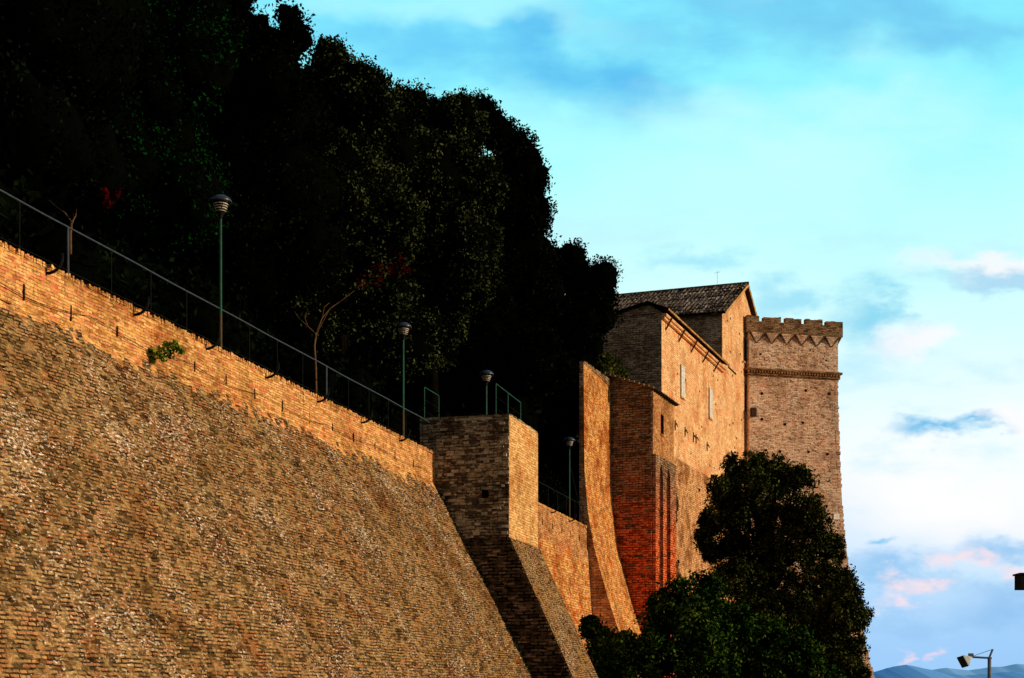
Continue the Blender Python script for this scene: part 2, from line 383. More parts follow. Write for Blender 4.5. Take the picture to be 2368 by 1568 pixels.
# annex
ax=empty('annex_tower',AN(2,-1,0),'narrow brick annex with lean-to roof and tall slit arches','building')
mb=MB()
mb.box(AN,0,5.0,-3.0,0,-.3,20.3,'annexredbounce')
mb.box(AN,.3,5.0,-3.75,-3.02,-.3,21.2,'annex')
mb.face([AN(0,0,20.3),AN(0,-3,20.3),AN(0,-3,21.35)],'annexredbounce'); mb.face([AN(5,0,20.3),AN(5,-3,20.3),AN(5,-3,21.35)],'annexredbounce')
random.seed(3)
z=.5
while z<20.2:
    s_=-2.95
    while s_<-.1:
        w_=random.uniform(.25,.55)
        if random.random()<.75: mb.box(AN,-.02-random.uniform(.01,.07),0,s_,min(-.01,s_+w_-.02),z,z+.145,random.choices(['annexredbounce','sidedark','annex'],[8,.5,.5+1.5*max(0,noise.noise(Vector((s_,z*.5,3))))+(1.5 if z>16 else 0)])[0])
        s_+=w_
    z+=.165
mb.box(AN,.02,4.98,.02,.05,14.8,20.25,'annexlit')
for a,b in ((0.02,.9),(1.75,2.6),(3.5,4.95)): mb.box(AN,a,b,.02,.22,-.3,15.2,'annexredbounce')
mb.box(AN,.02,4.95,.02,.22,15.9,16.4,'annexredbounce')
for a,b in ((.9,1.75),(2.6,3.5)):
    mb.box(AN,a,b,.021,.06,-.3,15.9,'slitred'); mb.box(AN,a+.28,b-.12,.0601,.075,.5,15.4,'hole')
for a,b in ((0.02,.9),(1.75,2.6),(3.5,4.95)): mb.box(AN,a,b,.02,.219,15.2,15.9,'annexredbounce')
for a,b in ((.9,1.75),(2.6,3.5)):
    for i in range(7):
        z=15.2+i*.1; q=(b-a)/2*(1-math.sqrt(max(0,1-((i+.6)/7)**2)))
        mb.box(AN,a,a+q+.01,.06,.217,z,z+.1,'annexredbounce'); mb.box(AN,b-q-.01,b,.06,.217,z,z+.1,'annexredbounce')
mb.done('masonry',ax.location,ax)
mb=MB(); mb.box(AN,1.8,2.5,.03,.06,17.9,19.1,'hole'); mb.box(AN,1.7,2.6,.055,.12,17.8,17.9,'annexlit')
mb.done('window',ax.location,ax)
mb=MB()
rows=[]
for i in range(81):
    r=-.3+5.7*i/80; row=[]
    for j in range(9):
        s_=-3.1+3.45*j/8; z=21.42-(21.42-20.33)*(s_+3.1)/3.1+.05*abs(math.sin(r*math.pi/.28))+ .02*random.random()
        row.append(AN(r,s_,z))
    rows.append(row)
mb.grid(rows,'tile')
mb.box(AN,-.28,5.3,-3.1,-3.0,21.2,21.38,'wood')
for i in range(12):
    r=-.25+i*.48; mb.box(AN,r,r+.12,.05,.3,20.15,20.27,'wood')
for i in range(11):
    s_=-3.0+i*.3; z=21.42-(21.42-20.33)*(s_+3.1)/3.1; mb.box(AN,-.42,-.25,s_,s_+.2,z-.12,z+.03,'annex')
mb.done('roof',ax.location,ax,label='sagging lean-to roof of dark barrel tiles')

# ---------------------------------------------------------------- long house + tall block
hs=empty('brick_house',BR(9,-2,0),'long brick house with low tiled roof and shuttered windows','house')
mb=MB()
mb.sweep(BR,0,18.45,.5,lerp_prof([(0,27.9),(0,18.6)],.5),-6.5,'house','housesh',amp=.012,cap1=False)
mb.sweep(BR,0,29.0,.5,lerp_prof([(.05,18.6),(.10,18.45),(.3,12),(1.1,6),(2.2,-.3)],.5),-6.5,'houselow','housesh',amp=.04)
mb.face([BR(0,0,27.9),BR(0,-.9,28.5),BR(0,-6.5,27.3),BR(0,-6.5,27.0)],'housesh')
random.seed(5)
for i in range(26):
    r=random.uniform(1,28); z=random.choice([8,9.5,11,12.5,14,15.5,17])+random.uniform(-.3,.3); s_=.1+max(0,(18.45-z))*.031+ (max(0,12-z)*.105 if z<12 else 0)
    mb.box(BR,r,r+.25,s_,s_+.06,z,z+.22,'hole')
for i in range(12):
    r=random.uniform(.5,18); z=random.choice([19.5,22,24.5,26.5]); mb.box(BR,r,r+.14,-.02,.03,z,z+.13,'slot')
for z in (25.5,23.2,17.5,15.,19.6):
    for w in (1.2,3.1,4.6): mb.box(BR,-.03,0,-w-.12,-w,z,z+.14,'hole')
z=18.7
while z<27.6:
    s_=-5.5
    while s_<-.1:
        w_=random.uniform(.3,.6)
        if random.random()<.5: mb.box(BR,-random.uniform(.01,.05),.01,s_,min(-.01,s_+w_-.02),z,z+.14,'housesh')
        s_+=w_
    z+=.16
mb.done('wall',hs.location,hs)
for r in (3.4,6.2,8.7,9.5,13):
    mb=MB(); mb.tube([BR(r+.12,-.02,20.8),BR(r+.1,.1,20.9),BR(r+.1,.12,21.0),BR(r+.2,.22,20.75)],.04,'anchor',6); mb.tube([BR(r+.1,.06,21.2),BR(r+.1,.06,20.5)],.038,'anchor',6)
    mb.done('wall_anchor',hs.location,hs)
def shutter(r,z0,z1):
    mb=MB()
    mb.box(BR,r-.50,r+.50,.0,.03,z0-.04,z1+.04,'slot')
    mb.box(BR,r-.56,r+.56,.03,.12,z0-.14,z0-.05,'lit')
    for a,b in ((r-.47,r-.03),(r+.03,r+.47)):
        mb.box(BR,a,a+.07,.04,.10,z0,z1,'shutter'); mb.box(BR,b-.07,b,.04,.10,z0,z1,'shutter')
        n=14
        for i in range(n):
            z=z0+(z1-z0)*i/n
            mb.box(BR,a+.07,b-.07,.045,.085,z,z+(z1-z0)/n*.85,'shutter')
    mb.done('window',hs.location,hs,label='tall window with closed pale louvred shutters')
shutter(5.6,23.2,25.4); shutter(14.3,23.2,25.4)
mb=MB()
def rz(s_):
    return 28.62+(s_+.9)*-(.62/1.5) if s_>-.9 else 28.62+(s_+.9)*(1.25/5.6)
ss=[-6.9,-5,-3.5,-2,-.9,-.5,0,.5,.62]
rows=[]
for i in range(190):
    r=-.35+18.8*i/189
    rows.append([BR(r,s_,rz(s_)+.05*abs(math.sin(r*math.pi/.3))+.03*random.random()) for s_ in ss])
mb.grid(rows,'tile')
mb.grid([[BR(r,s_,rz(s_)-.09) for s_ in ss] for r in (-.35,18.45)],'wood')
mb.box(BR,-.36,18.45,.56,.6,rz(.6)-.1,rz(.6)+.02,'lit')
mb.box(BR,0,18.44,.0,.22,27.45,27.62,'house'); mb.box(BR,0,18.44,.0,.34,27.62,27.80,'house')
mb.done('roof',hs.location,hs,label='shallow roof of dark barrel tiles')
for i in range(5):
    mb=MB(); r=1.0+i*3.6
    mb.tube([BR(r,.0,26.9),BR(r,.5,27.75)],.06,'wood',6); mb.done('bracket',hs.location,hs)
mb=MB()
mb.box(BR,7.2,7.8,-1.6,-1.0,28.3,29.1,'housesh'); mb.box(BR,7.1,7.9,-1.7,-.9,29.1,29.2,'tile'); 
mb.box(BR,7.25,7.35,-1.55,-1.05,29.2,29.4,'housesh'); mb.box(BR,7.65,7.75,-1.55,-1.05,29.2,29.4,'housesh'); mb.box(BR,7.1,7.9,-1.7,-.9,29.4,29.47,'tile')
mb.done('chimney',hs.location,hs)

tb=empty('tall_brick_house',BR(26,-6,0),'tall gabled brick house with patchy barrel tile roof','house')
mb=MB()
R0,R1=18.45,34.8; RP=26.6; ZE,ZP=32.1,36.2
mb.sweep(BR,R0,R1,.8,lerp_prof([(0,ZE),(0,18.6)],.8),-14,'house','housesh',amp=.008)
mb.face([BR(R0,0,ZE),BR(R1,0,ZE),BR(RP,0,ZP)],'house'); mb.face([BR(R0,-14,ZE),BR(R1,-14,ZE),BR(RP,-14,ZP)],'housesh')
for i in range(16):
    r=random.uniform(19.5,28.5); z=random.uniform(20,33); mb.box(BR,r,r+.18,-.02,.03,z,z+.17,'slot')
mb.box(BR,20.5,23.5,-.02,.03,28.25,28.4,'slot')
mb.done('wall',tb.location,tb)
for z0,z1,r in ((30.0,32.0,27.0),(25.8,28.2,27.6)):
    mb=MB(); mb.box(BR,r-.6,r+.6,-.02,.03,z0,z1,'hole'); mb.box(BR,r-.7,r+.7,.0,.12,z0-.12,z0,'lit')
    mb.box(BR,r-.6,r-.5,.03,.08,z0,z1,'wood'); mb.box(BR,r+.5,r+.6,.03,.08,z0,z1,'wood'); mb.box(BR,r-.04,r+.04,.03,.07,z0,z1,'wood')
    mb.done('window',tb.location,tb)
mb=MB()
for side in (0,1):
    rows=[]
    for i in range(240):
        s_=-14.4+14.8*i/239; row=[]
        for j in range(23):
            f=j/22; 
            r=RP+((R0-.5 if side==0 else R1+.5)-RP)*f
            z=ZP+.25-(ZP-ZE)*abs(r-RP)/(RP-R0)+.09*abs(math.sin(s_*math.pi/.36))+.05*random.random()+ (.04 if j%2 else 0)
            row.append(BR(r,s_,z))
        rows.append(row)
    mb.grid(rows,'tile')
    e=R0-.5 if side==0 else R1+.5
    zz=ZP+.12-(ZP-ZE)*abs(e-RP)/(RP-R0)
    mb.face([BR(RP,.4,ZP+.12),BR(e,.4,zz),BR(e,-14.4,zz),BR(RP,-14.4,ZP+.12)],'wood')
    mb.face([BR(RP,.4,ZP+.25),BR(e,.4,zz+.13),BR(e,.4,zz-.12),BR(RP,.4,ZP-.0)],'lit')
mb.tube([BR(RP,.42,ZP+.3),BR(RP,-14.4,ZP+.3)],.14,'tile',8)
mb.done('roof',tb.location,tb,label='steeper roof of mixed light and dark barrel tiles')
mb=MB()
a=BR(22,-1.2,34.0); mb.tube([a,a+Vector((0,0,2.5))],.013,'metal',5); mb.tube([a+Vector((-.22,0,2.3)),a+Vector((.22,0,2.4))],.007,'metal',4)
for i in range(4): mb.tube([a+Vector((-.2+i*.13,-.2,2.31+i*.03)),a+Vector((-.2+i*.13,.2,2.31+i*.03))],.006,'metal',4)
mb.done('antenna',tb.location,tb)

# ---------------------------------------------------------------- tower
TL=Vector((19.83,130,0)); TR=Vector((27.62,132,0)); ex=(TR-TL).normalized(); ey=Vector((-ex.y,ex.x,0)); TWd=(TR-TL).length
def TW(a,b,z): p=TL+ex*a+ey*b; return Vector((p.x,p.y,z))
tw=empty('crenellated_tower',TW(4,4,0),'square brick tower with battlements and corbelled parapet','tower')
mb=MB()
lev=[(28.9,0),(26,.04),(22,.14),(17.5,.30),(15,.48),(13.3,.66),(11,.98),(9,1.3),(6.5,1.7),(4.6,2.05),(-.3,2.8)]
L2=[]
for (a,b) in zip(lev[:-1],lev[1:]):
    for i in range(3): L2.append((a[0]+(b[0]-a[0])*i/3,a[1]+(b[1]-a[1])*i/3))
L2.append(lev[-1])
def ring(e,z): return [TW(-e*.3,-e,z),TW(TWd+e,-e,z),TW(TWd+e,TWd+e,z),TW(-e*.3,TWd+e,z)]
for (z1,e1),(z0,e0) in zip(L2[:-1],L2[1:]):
    A=ring(e1,z1);Bq=ring(e0,z0)
    for i in range(4): mb.face([Bq[i],Bq[(i+1)%4],A[(i+1)%4],A[i]],'tower')
mb.box(TW,-.02,TWd+.02,-.02,TWd+.02,29.55,33.2,'tower')
def ptc(a,z):
    e=0
    for (z1,e1),(z0,e0) in zip(lev[:-1],lev[1:]):
        if z0<=z<=z1: e=e1+(e0-e1)*(z1-z)/(z1-z0)
    return e
random.seed(9)
for z in (27.5,25,22.6,20.2,18,15.5,13.2):
    for a in (1.1,2.9,5.0,7.1):
        if random.random()<.85:
            a2=a+random.uniform(-.4,.4); zz=z+random.uniform(-.3,.3); e=ptc(a2,zz); mb.box(TW,a2,a2+.2,-e-.05,-e+.1,zz,zz+.2,'hole')
for i in range(1500):
    z=random.uniform(3,28.7) if i<1300 else random.uniform(29.7,31.6); a=random.uniform(.05,TWd-.4); e=ptc(a,z) if z<29 else .02
    mb.box(TW,a,a+random.uniform(.15,.35),-e-random.uniform(.015,.06),-e+.05,z,z+.11,'tower')
for i in range(70):
    z=random.uniform(3,28.7); e=ptc(0,z); mb.box(TW,TWd+e-.3,TWd+e+random.uniform(.02,.07),-e-.03,-e+.3,z,z+random.uniform(.12,.3),'tower')
for a,z in ((.9,30.6),(5.4,31.2),(6.9,30.4)): mb.box(TW,a,a+.14,-.05,0,z,z+.14,'hole')
mb.box(TW,5.4,6.0,-.52,0,17.6,18.2,'hole')
mb.box(TW,7.5,8.0,-.4,0,17.0,17.5,'shutter')
mb.box(TW,.05,.5,-.35,0,25.4,26.1,'wood')
mb.done('shaft',tw.location,tw)
mb=MB()
mb.box(TW,-.16,TWd+.16,-.16,TWd+.16,28.9,29.1,'annex'); mb.box(TW,-.3,TWd+.3,-.3,TWd+.3,29.28,29.46,'annex'); mb.box(TW,-.1,TWd+.1,-.1,TWd+.1,29.46,29.56,'tower')
for i in range(34):
    a=-.2+i*.25; mb.box(TW,a,a+.12,-.24,0,29.1,29.28,'annexlit')
mb.box(TW,-.1,TWd+.1,-.1,TWd+.1,29.1,29.28,'hole')
mb.done('string_course',tw.location,tw)
mb=MB()
e=.32
def F1(a,b,z): return TW(a,b,z)
def F2(a,b,z): return TW(b,a,z)
mb.box(F1,-e,TWd+e,-e,-e+.5,32.45,33.36,'annex'); mb.box(F1,-e,TWd+e,TWd+e-.5,TWd+e,32.45,33.359,'annex')
mb.box(F1,-e+.002,-e+.5,-e+.501,TWd+e-.501,32.45,33.358,'annex'); mb.box(F1,TWd+e-.5,TWd+e-.002,-e+.501,TWd+e-.501,32.45,33.357,'annex')
fr=[(0,.122),(.17,.348),(.398,.562),(.61,.785),(.826,1)]
random.seed(12)
for F,off in ((F1,0),(F2,.52)):
    for a,b in fr:
        L=TWd+2*e
        a_=max(-e+a*L,-e+off+.003); b_=min(-e+b*L,TWd+e-off-.003)
        if b_-a_<.2: continue
        for y0,y1 in ((-e+.004,-e+.46),(TWd+e-.46,TWd+e-.004)):
            h=33.82+random.uniform(-.06,.06); q=a_
            while q<b_-.02:
                q2=min(b_,q+random.uniform(.3,.5)); mb.box(F,q,q2,y0,y1,33.36,h+random.uniform(-.07,.05),'annex'); q=q2
            mb.box(F,a_+.03,b_-.06,y0-.02,y1+.02,h-.12,h-.08,'corbel')
mb.done('battlement',tw.location,tw)
nC_=6; pit=(TWd+.1)/nC_
for side,F in ((0,F1),(1,lambda a,b,z:TW(TWd-b,a,z))):
    for i in range(nC_):
        mb=MB(); c=-.05+(i+.5)*pit; hw=pit/2-.03
        n=8
        for j in range(n):
            f=j/(n-1); w=.10+(hw-.10)*f; z0=31.6+j*.106
            if w>.14: mb.box(F,c-w+.07,c+w-.07,-.05-.22*f,0,z0,z0+.1055,'tower')
            mb.box(F,c-w,c-w+.08,-.08-.24*f,0,z0,z0+.1055,'veeline'); mb.box(F,c+w-.08,c+w,-.08-.24*f,0,z0,z0+.1055,'veeline')
        mb.done('corbel',tw.location,tw)

# ---------------------------------------------------------------- railing
rl=empty('railing',TS(45,-.12,11.4),'long steel handrail on thin posts along the wall top','railing')
mb=MB(); mb.tube([TS(20+i*2,-.12,12.55+.01*math.sin(i*2.1)) for i in range(22)]+[TS(62.9,-.12,12.52)],.022,'rail',8); mb.done('rail',rl.location,rl,smooth=True)
mb=MB(); mb.tube([TS(20,-.12,11.55),TS(62.9,-.12,11.55)],.008,'iron',6); mb.done('lower_wire',rl.location,rl)
i=0; t=27.35
while t<62.8:
    thick=(i%8)==5
    mb=MB(); mb.tube([TS(t,-.12,11.38),TS(t,-.12,12.54)],.030 if thick else .012,'rail' if thick else 'iron',8); mb.done('post',rl.location,rl); t+=1.93; i+=1
def hook(t,par):
    mb=MB(); pts=[]
    for j in range(10):
        a=math.radians(-105+j*13); pts.append(TS(t,.05+.36*math.cos(a),11.53+.34*math.sin(a)))
    mb.tube([TS(t,-.12,11.42),TS(t,.0,11.25)]+pts,.036,'iron',6); mb.done('bracket',par.location,par)
t=28.2
while t<62.5:
    hook(t,rl); t+=3.86
rl2=empty('railing',TS(78,-.12,11.4),'steel handrail along the short wall beside the bastion','railing')
mb=MB(); mb.tube([TS(67.7,-.12,12.5),TS(89.8,-.12,12.5)],.02,'iron',8); mb.done('rail',rl2.location,rl2)
for i in range(12):
    mb=MB(); t=68+i*1.95; mb.tube([TS(t,-.12,11.38),TS(t,-.12,12.49)],.015,'iron',6); mb.done('post',rl2.location,rl2)
for i in range(5): hook(70+i*3.9,rl2)
def small_rail(pts,h,label):
    e=empty('railing',pts[0],label,'railing')
    mb=MB(); mb.tube([p+Vector((0,0,h)) for p in pts],.022,'green',8); mb.done('rail',e.location,e)
    for p in pts:
        mb=MB(); mb.tube([p,p+Vector((0,0,h-.01))],.022,'green',8); mb.done('post',e.location,e)
    for hh in (.35,.8):
        mb=MB(); mb.tube([p+Vector((0,0,hh)) for p in pts],.006,'iron',5); mb.done('wire',e.location,e)
small_rail([TS(63.5,2.4,12.72),TS(65.4,2.35,12.72),TS(67.5,2.3,12.72)],1.3,'green handrail standing on the bastion top')
small_rail([TS(63.4,-.5,12.72),TS(65.2,-.5,12.72)],1.3,'short green guard frame on the bastion corner')
small_rail([TS(66.5,.2,12.72),TS(67.4,1.3,12.72)],.35,'low green rail on the bastion floor')

# ---------------------------------------------------------------- lamps
def make_lamp(loc,h=4.3,label='green post lamp with grey dome cap on the rampart'):
    e=empty('street_lamp',loc,label,'street lamp','lamps along the rampart walk')
    def part(fn,name,sm=False):
        mb=MB(); fn(mb); o=mb.done(name,(0,0,0),e,smooth=sm); return o
    part(lambda m:(m.tube([(0,0,0),(0,0,1.0)],[.045,.042],'rust',10),m.tube([(0,0,1.0),(0,0,h-.6)],[.040,.036],'green',10)),'post')
    part(lambda m:m.lathe([(.0,h),(.08,h-.005),(.16,h-.03),(.24,h-.08),(.29,h-.14),(.32,h-.20),(.29,h-.205),(.0,h-.17)],'cap',28),'lamp_cap',True)
    def louv(m):
        for i in range(4):
            r=.21-.02*i; z=h-.22-.062*i
            m.lathe([(r*.55,z),(r,z-.034),(r,z-.056),(r*.55,z-.02)],'white',24)
        m.lathe([(.10,h-.18),(.10,h-.45)],'metal',16)
    part(louv,'louver')
    part(lambda m:(m.lathe([(.16,h-.44),(.13,h-.47),(.07,h-.56),(.045,h-.66),(.0,h-.66)],'iron',20),
        [m.tube([(.28*math.cos(a),.28*math.sin(a),h-.19),(.12*math.cos(a),.12*math.sin(a),h-.48)],.008,'iron',5) for a in (0.4,1.97,3.54,5.1)]),'lamp_cup')
    return e
lamp=make_lamp(TS(43.0/.963+.1,-.1,11.40))
def copy_thing(src,loc,label=None):
    c=src.copy(); scene.collection.objects.link(c); c.location=loc
    if label: c['label']=label
    for ch in list(src.children):
        k=ch.copy(); k.parent=c; scene.collection.objects.link(k)
    return c
copy_thing(lamp,TS(57.5/.963+.1,-.1,11.40))
copy_thing(lamp,TS(83/.963,-.1,11.45))
copy_thing(lamp,Vector((-1.08,65.5,11.3)),'green post lamp with grey dome cap on the bastion')

cb=MB(); a=TS(86.4,-.1,14.2); b=W(1372,1238,87.2); pts=[]
for i in range(17):
    f=i/16; p=a.lerp(b,f); p.z-=1.2*math.sin(f*math.pi)*(.4+f*.6); pts.append(p)
cb.tube(pts,.02,'iron',5); cb.done('cable',a,None,label='thin black cable hanging from the wall lamp',category='cable')

# ---------------------------------------------------------------- street floodlights
def flood(px,py,Y,label):
    top=W(px,py,Y); base=Vector((top.x,top.y,0)); e=empty('street_lamp',base,label,'street lamp')
    mb=MB(); mb.tube([base,top],[.07,.05],'metal',10); mb.done('post',base,e,smooth=True)
    mb=MB(); mb.tube([top+Vector((.09,0,.24)),top+Vector((.0,0,.02))],.028,'metal',8); mb.tube([top+Vector((.06,0,0)),top+Vector((-.46,0,.03))],.028,'metal',8)
    mb.tube([top+Vector((.09,0,.24)),top+Vector((-.46,0,.05))],.008,'metal',6); mb.done('arm',base,e)
    mb=MB(); c=top+Vector((-.50,0,.03)); ax_=Vector((-.80,-.30,-.42)).normalized()
    u=Vector((0,1,0)).cross(ax_).normalized(); w=ax_.cross(u)
    def R(p,r): return [p+u*x*r+w*y*r for x,y in ((-1,-1),(1,-1),(1,1),(-1,1))]
    rs=[R(c-ax_*.02,.03),R(c+ax_*.05,.04),R(c+ax_*.27,.16),R(c+ax_*.30,.16)]
    for A,Bq in zip(rs[:-1],rs[1:]):
        for i in range(4): mb.face([A[i],A[(i+1)%4],Bq[(i+1)%4],Bq[i]],'lens')
    mb.face(rs[0],'metal'); mb.face(rs[-1],'cap'); mb.box(lambda a,b,z_:c+Vector((a,b,z_)),-.06,.06,-.05,.05,.02,.10,'metal'); mb.done('lamp_head',base,e)
flood(2288,1522,42,'grey pole floodlight with tilted square head on a bracket')
mb=MB(); o=W(2420,1335,38); base=Vector((o.x,o.y,0)); e=empty('street_lamp',base,'dark pole lamp with boxy head on a short arm','street lamp')
mb.tube([base,o+Vector((0,0,.1))],.07,'iron',8); mb.done('post',base,e)
mb=MB(); 
def FX(a,b,z): return Vector((o.x+a,o.y+b,o.z+z))
mb.box(FX,-.70,-.28,-.25,.25,-.30,.05,'iron'); mb.box(FX,-.74,-.24,-.28,.28,.05,.09,'iron'); mb.box(FX,-.28,.0,-.04,.04,-.12,-.04,'iron'); mb.done('lamp_head',base,e)

# ---------------------------------------------------------------- vegetation
def leaves(clumps,per,size,sigma):
    C=np.repeat(clumps,per,axis=0); n=len(C)
    g=np.clip(rng.normal(0,1,(n,3)),-1.6,1.6)
    P=C[:,:3]+g*C[:,3:4]*sigma
    a=rng.normal(0,1,(n,3)); a/=np.linalg.norm(a,axis=1,keepdims=True)
    b=rng.normal(0,1,(n,3)); b-=a*(a*b).sum(1,keepdims=True); b/=np.linalg.norm(b,axis=1,keepdims=True)
    L=(size*rng.uniform(.6,1.4,(n,1)))
    return np.stack([P-a*L,P+b*L*.55,P+a*L,P-b*L*.55],axis=1).reshape(-1,3)
_ico=None
def ico():
    global _ico
    if _ico is None:
        import bmesh
        bm=bmesh.new(); bmesh.ops.create_icosphere(bm,subdivisions=3,radius=1); bm.verts.ensure_lookup_table()
        V=np.array([v.co[:] for v in bm.verts]); F=np.array([[v.index for v in f.verts] for f in bm.faces]); bm.free(); _ico=(V,F)
    return _ico
def crown_mesh(name,V,mat,cores,origin):
    me=bpy.data.meshes.new(name); nq=len(V)//4
    verts=[V]; loops=[np.arange(len(V))]; tot=[np.full(nq,4)]; mi=[np.zeros(nq,int)]
    off=len(V)
    iv,if_=ico()
    for (c,r) in cores:
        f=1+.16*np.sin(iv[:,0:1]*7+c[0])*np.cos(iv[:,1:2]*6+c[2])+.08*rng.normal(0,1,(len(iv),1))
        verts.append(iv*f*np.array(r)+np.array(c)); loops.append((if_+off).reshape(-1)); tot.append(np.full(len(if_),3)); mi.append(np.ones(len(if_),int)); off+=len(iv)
    VV=np.concatenate(verts)-np.array(origin); LL=np.concatenate(loops); TT=np.concatenate(tot); MI=np.concatenate(mi)
    me.vertices.add(len(VV)); me.vertices.foreach_set('co',VV.astype(np.float32).reshape(-1))
    me.loops.add(len(LL)); me.loops.foreach_set('vertex_index',LL.astype(np.int32))
    me.polygons.add(len(TT)); st=np.concatenate([[0],np.cumsum(TT)[:-1]]); me.polygons.foreach_set('loop_start',st.astype(np.int32)); me.polygons.foreach_set('loop_total',TT.astype(np.int32))
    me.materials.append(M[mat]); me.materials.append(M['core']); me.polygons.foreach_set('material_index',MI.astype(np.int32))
    me.update(calc_edges=True); me.validate(); return me
def tree(name,base,lobes,mat,label,category='tree',dens=1.0,size=.11,per=40,core=.80,bark='bark',trunk_r=.28,group=None,limb=True,clr=.5,sigma=.5,spiky=0,sub=0,rmin=.72):
    e=empty(name,base,label,category,group)
    lobes=list(lobes); main=list(lobes)
    if sub:
        extra=[]
        for c,r in lobes:
            for _ in range(sub):
                d=rng.normal(0,1,3); d/=np.linalg.norm(d)
                extra.append((c+Vector(d*r*.72),r*rng.uniform(.34,.5)))
        lobes+=extra
    cl=[]
    P_=np.array([c[:] for c,r in lobes]); R_=np.array([r for c,r in lobes])
    for idx,(c,r) in enumerate(lobes):
        n=int(dens*22*(r/ .9)**2); n=max(n,12)
        d=rng.normal(0,1,(n,3)); d/=np.linalg.norm(d,axis=1,keepdims=True)
        p=np.array(c)+d*r*rng.uniform(rmin,1.0,(n,1))
        dist=np.linalg.norm(p[:,None,:]-P_[None],axis=2)/R_[None]; dist[:,idx]=9
        p=p[dist.min(1)>min(.68,rmin)]; q=np.concatenate([p,rng.uniform(.5,1.4,(len(p),1))*clr],axis=1); cl.append(q)
        if spiky and idx<len(main):
            for _ in range(spiky):
                dd=rng.normal(0,1,3); dd[2]=abs(dd[2])*.6+.2; dd/=np.linalg.norm(dd)
                for f in np.linspace(.8,1.5,12):
                    cl.append(np.array([[*(np.array(c)+dd*r*f+np.array([0,0,.15*(f-.8)*r])),.34*(1.65-f)]]))
    cl=np.concatenate(cl)
    V=leaves(cl,per,size,sigma)
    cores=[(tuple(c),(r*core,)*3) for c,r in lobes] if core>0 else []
    me=crown_mesh('crown',V,mat,cores,base); o=bpy.data.objects.new('crown',me); scene.collection.objects.link(o); o.parent=e
    mb=MB(); b=Vector(base); cen=sum((c for c,r in lobes),Vector())/len(lobes)
    top=max(lobes,key=lambda l:l[0].z)[0]
    mid=b.lerp(Vector((cen.x,cen.y,cen.z)),.5)+Vector((random.uniform(-.2,.2),0,0))
    mb.tube([b-Vector((0,0,.3)),mid,cen,top],[trunk_r*1.2,trunk_r*.8,trunk_r*.5,.05],bark,8)
    if limb:
        for c,r in main[:20]:
            f=random.uniform(.4,.9); s0=mid.lerp(cen,f); m_=s0.lerp(c,.5)+Vector((0,0,-.15*r))
            mb.tube([s0,m_,c],[trunk_r*.4,trunk_r*.25,.03],bark,6)
            for kx in range(5):
                d=Vector((random.gauss(0,1),random.gauss(0,1),random.gauss(.3,1))).normalized()*r*.85
                mb.tube([m_,c.lerp(c+d,.4),c+d],[trunk_r*.18,.04,.012],bark,5)
    mb.done('trunk',base,e,smooth=True)
    return e
def L(Y,lst,dy=1.5): return [(W(px,py,Y+random.uniform(-dy,dy)),r/FL*Y) for px,py,r in lst]
random.seed(21)
TZ=11.2
def base_at(px,Y): return Vector(((px-1184)/FL*Y,Y,TZ))
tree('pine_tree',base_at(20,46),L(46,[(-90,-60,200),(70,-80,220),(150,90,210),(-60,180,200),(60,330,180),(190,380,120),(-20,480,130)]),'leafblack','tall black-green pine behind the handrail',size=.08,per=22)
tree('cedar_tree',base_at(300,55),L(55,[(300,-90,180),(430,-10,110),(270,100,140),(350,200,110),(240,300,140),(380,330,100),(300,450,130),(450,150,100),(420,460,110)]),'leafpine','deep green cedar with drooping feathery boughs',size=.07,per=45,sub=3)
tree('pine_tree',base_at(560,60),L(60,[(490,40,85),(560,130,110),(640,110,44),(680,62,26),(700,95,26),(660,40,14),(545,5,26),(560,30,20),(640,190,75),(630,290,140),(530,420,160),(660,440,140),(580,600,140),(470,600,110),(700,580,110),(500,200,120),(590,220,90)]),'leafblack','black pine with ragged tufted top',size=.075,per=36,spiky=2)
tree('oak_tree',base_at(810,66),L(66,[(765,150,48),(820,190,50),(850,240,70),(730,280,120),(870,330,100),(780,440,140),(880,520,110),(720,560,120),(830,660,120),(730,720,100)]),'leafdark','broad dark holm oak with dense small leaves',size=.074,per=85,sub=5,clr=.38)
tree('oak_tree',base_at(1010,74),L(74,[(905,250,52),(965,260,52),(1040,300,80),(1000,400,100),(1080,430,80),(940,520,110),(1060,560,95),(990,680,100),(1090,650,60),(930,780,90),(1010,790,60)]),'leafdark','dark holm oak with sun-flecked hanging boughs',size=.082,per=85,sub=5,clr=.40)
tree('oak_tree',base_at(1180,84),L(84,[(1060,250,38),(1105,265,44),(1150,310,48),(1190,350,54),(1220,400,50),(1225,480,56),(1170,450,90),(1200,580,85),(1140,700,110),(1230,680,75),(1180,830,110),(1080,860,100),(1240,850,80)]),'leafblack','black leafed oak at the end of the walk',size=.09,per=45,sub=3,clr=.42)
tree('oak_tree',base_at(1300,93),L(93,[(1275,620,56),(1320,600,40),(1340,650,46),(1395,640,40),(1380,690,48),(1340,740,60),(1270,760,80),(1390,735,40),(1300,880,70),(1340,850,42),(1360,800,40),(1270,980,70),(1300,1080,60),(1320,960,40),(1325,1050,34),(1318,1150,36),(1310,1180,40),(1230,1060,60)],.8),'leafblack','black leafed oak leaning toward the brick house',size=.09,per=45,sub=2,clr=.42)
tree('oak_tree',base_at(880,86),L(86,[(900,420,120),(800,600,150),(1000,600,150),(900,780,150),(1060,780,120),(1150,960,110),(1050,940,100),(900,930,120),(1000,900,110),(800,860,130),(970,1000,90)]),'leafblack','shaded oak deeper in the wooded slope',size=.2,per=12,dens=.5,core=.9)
tree('oak_tree',base_at(420,74),L(74,[(150,300,250),(420,300,230),(620,420,200),(300,520,200),(540,620,180),(700,700,150)]),'leafblack','shaded oak deeper in the wooded slope',size=.2,per=12,dens=.4,core=.9)
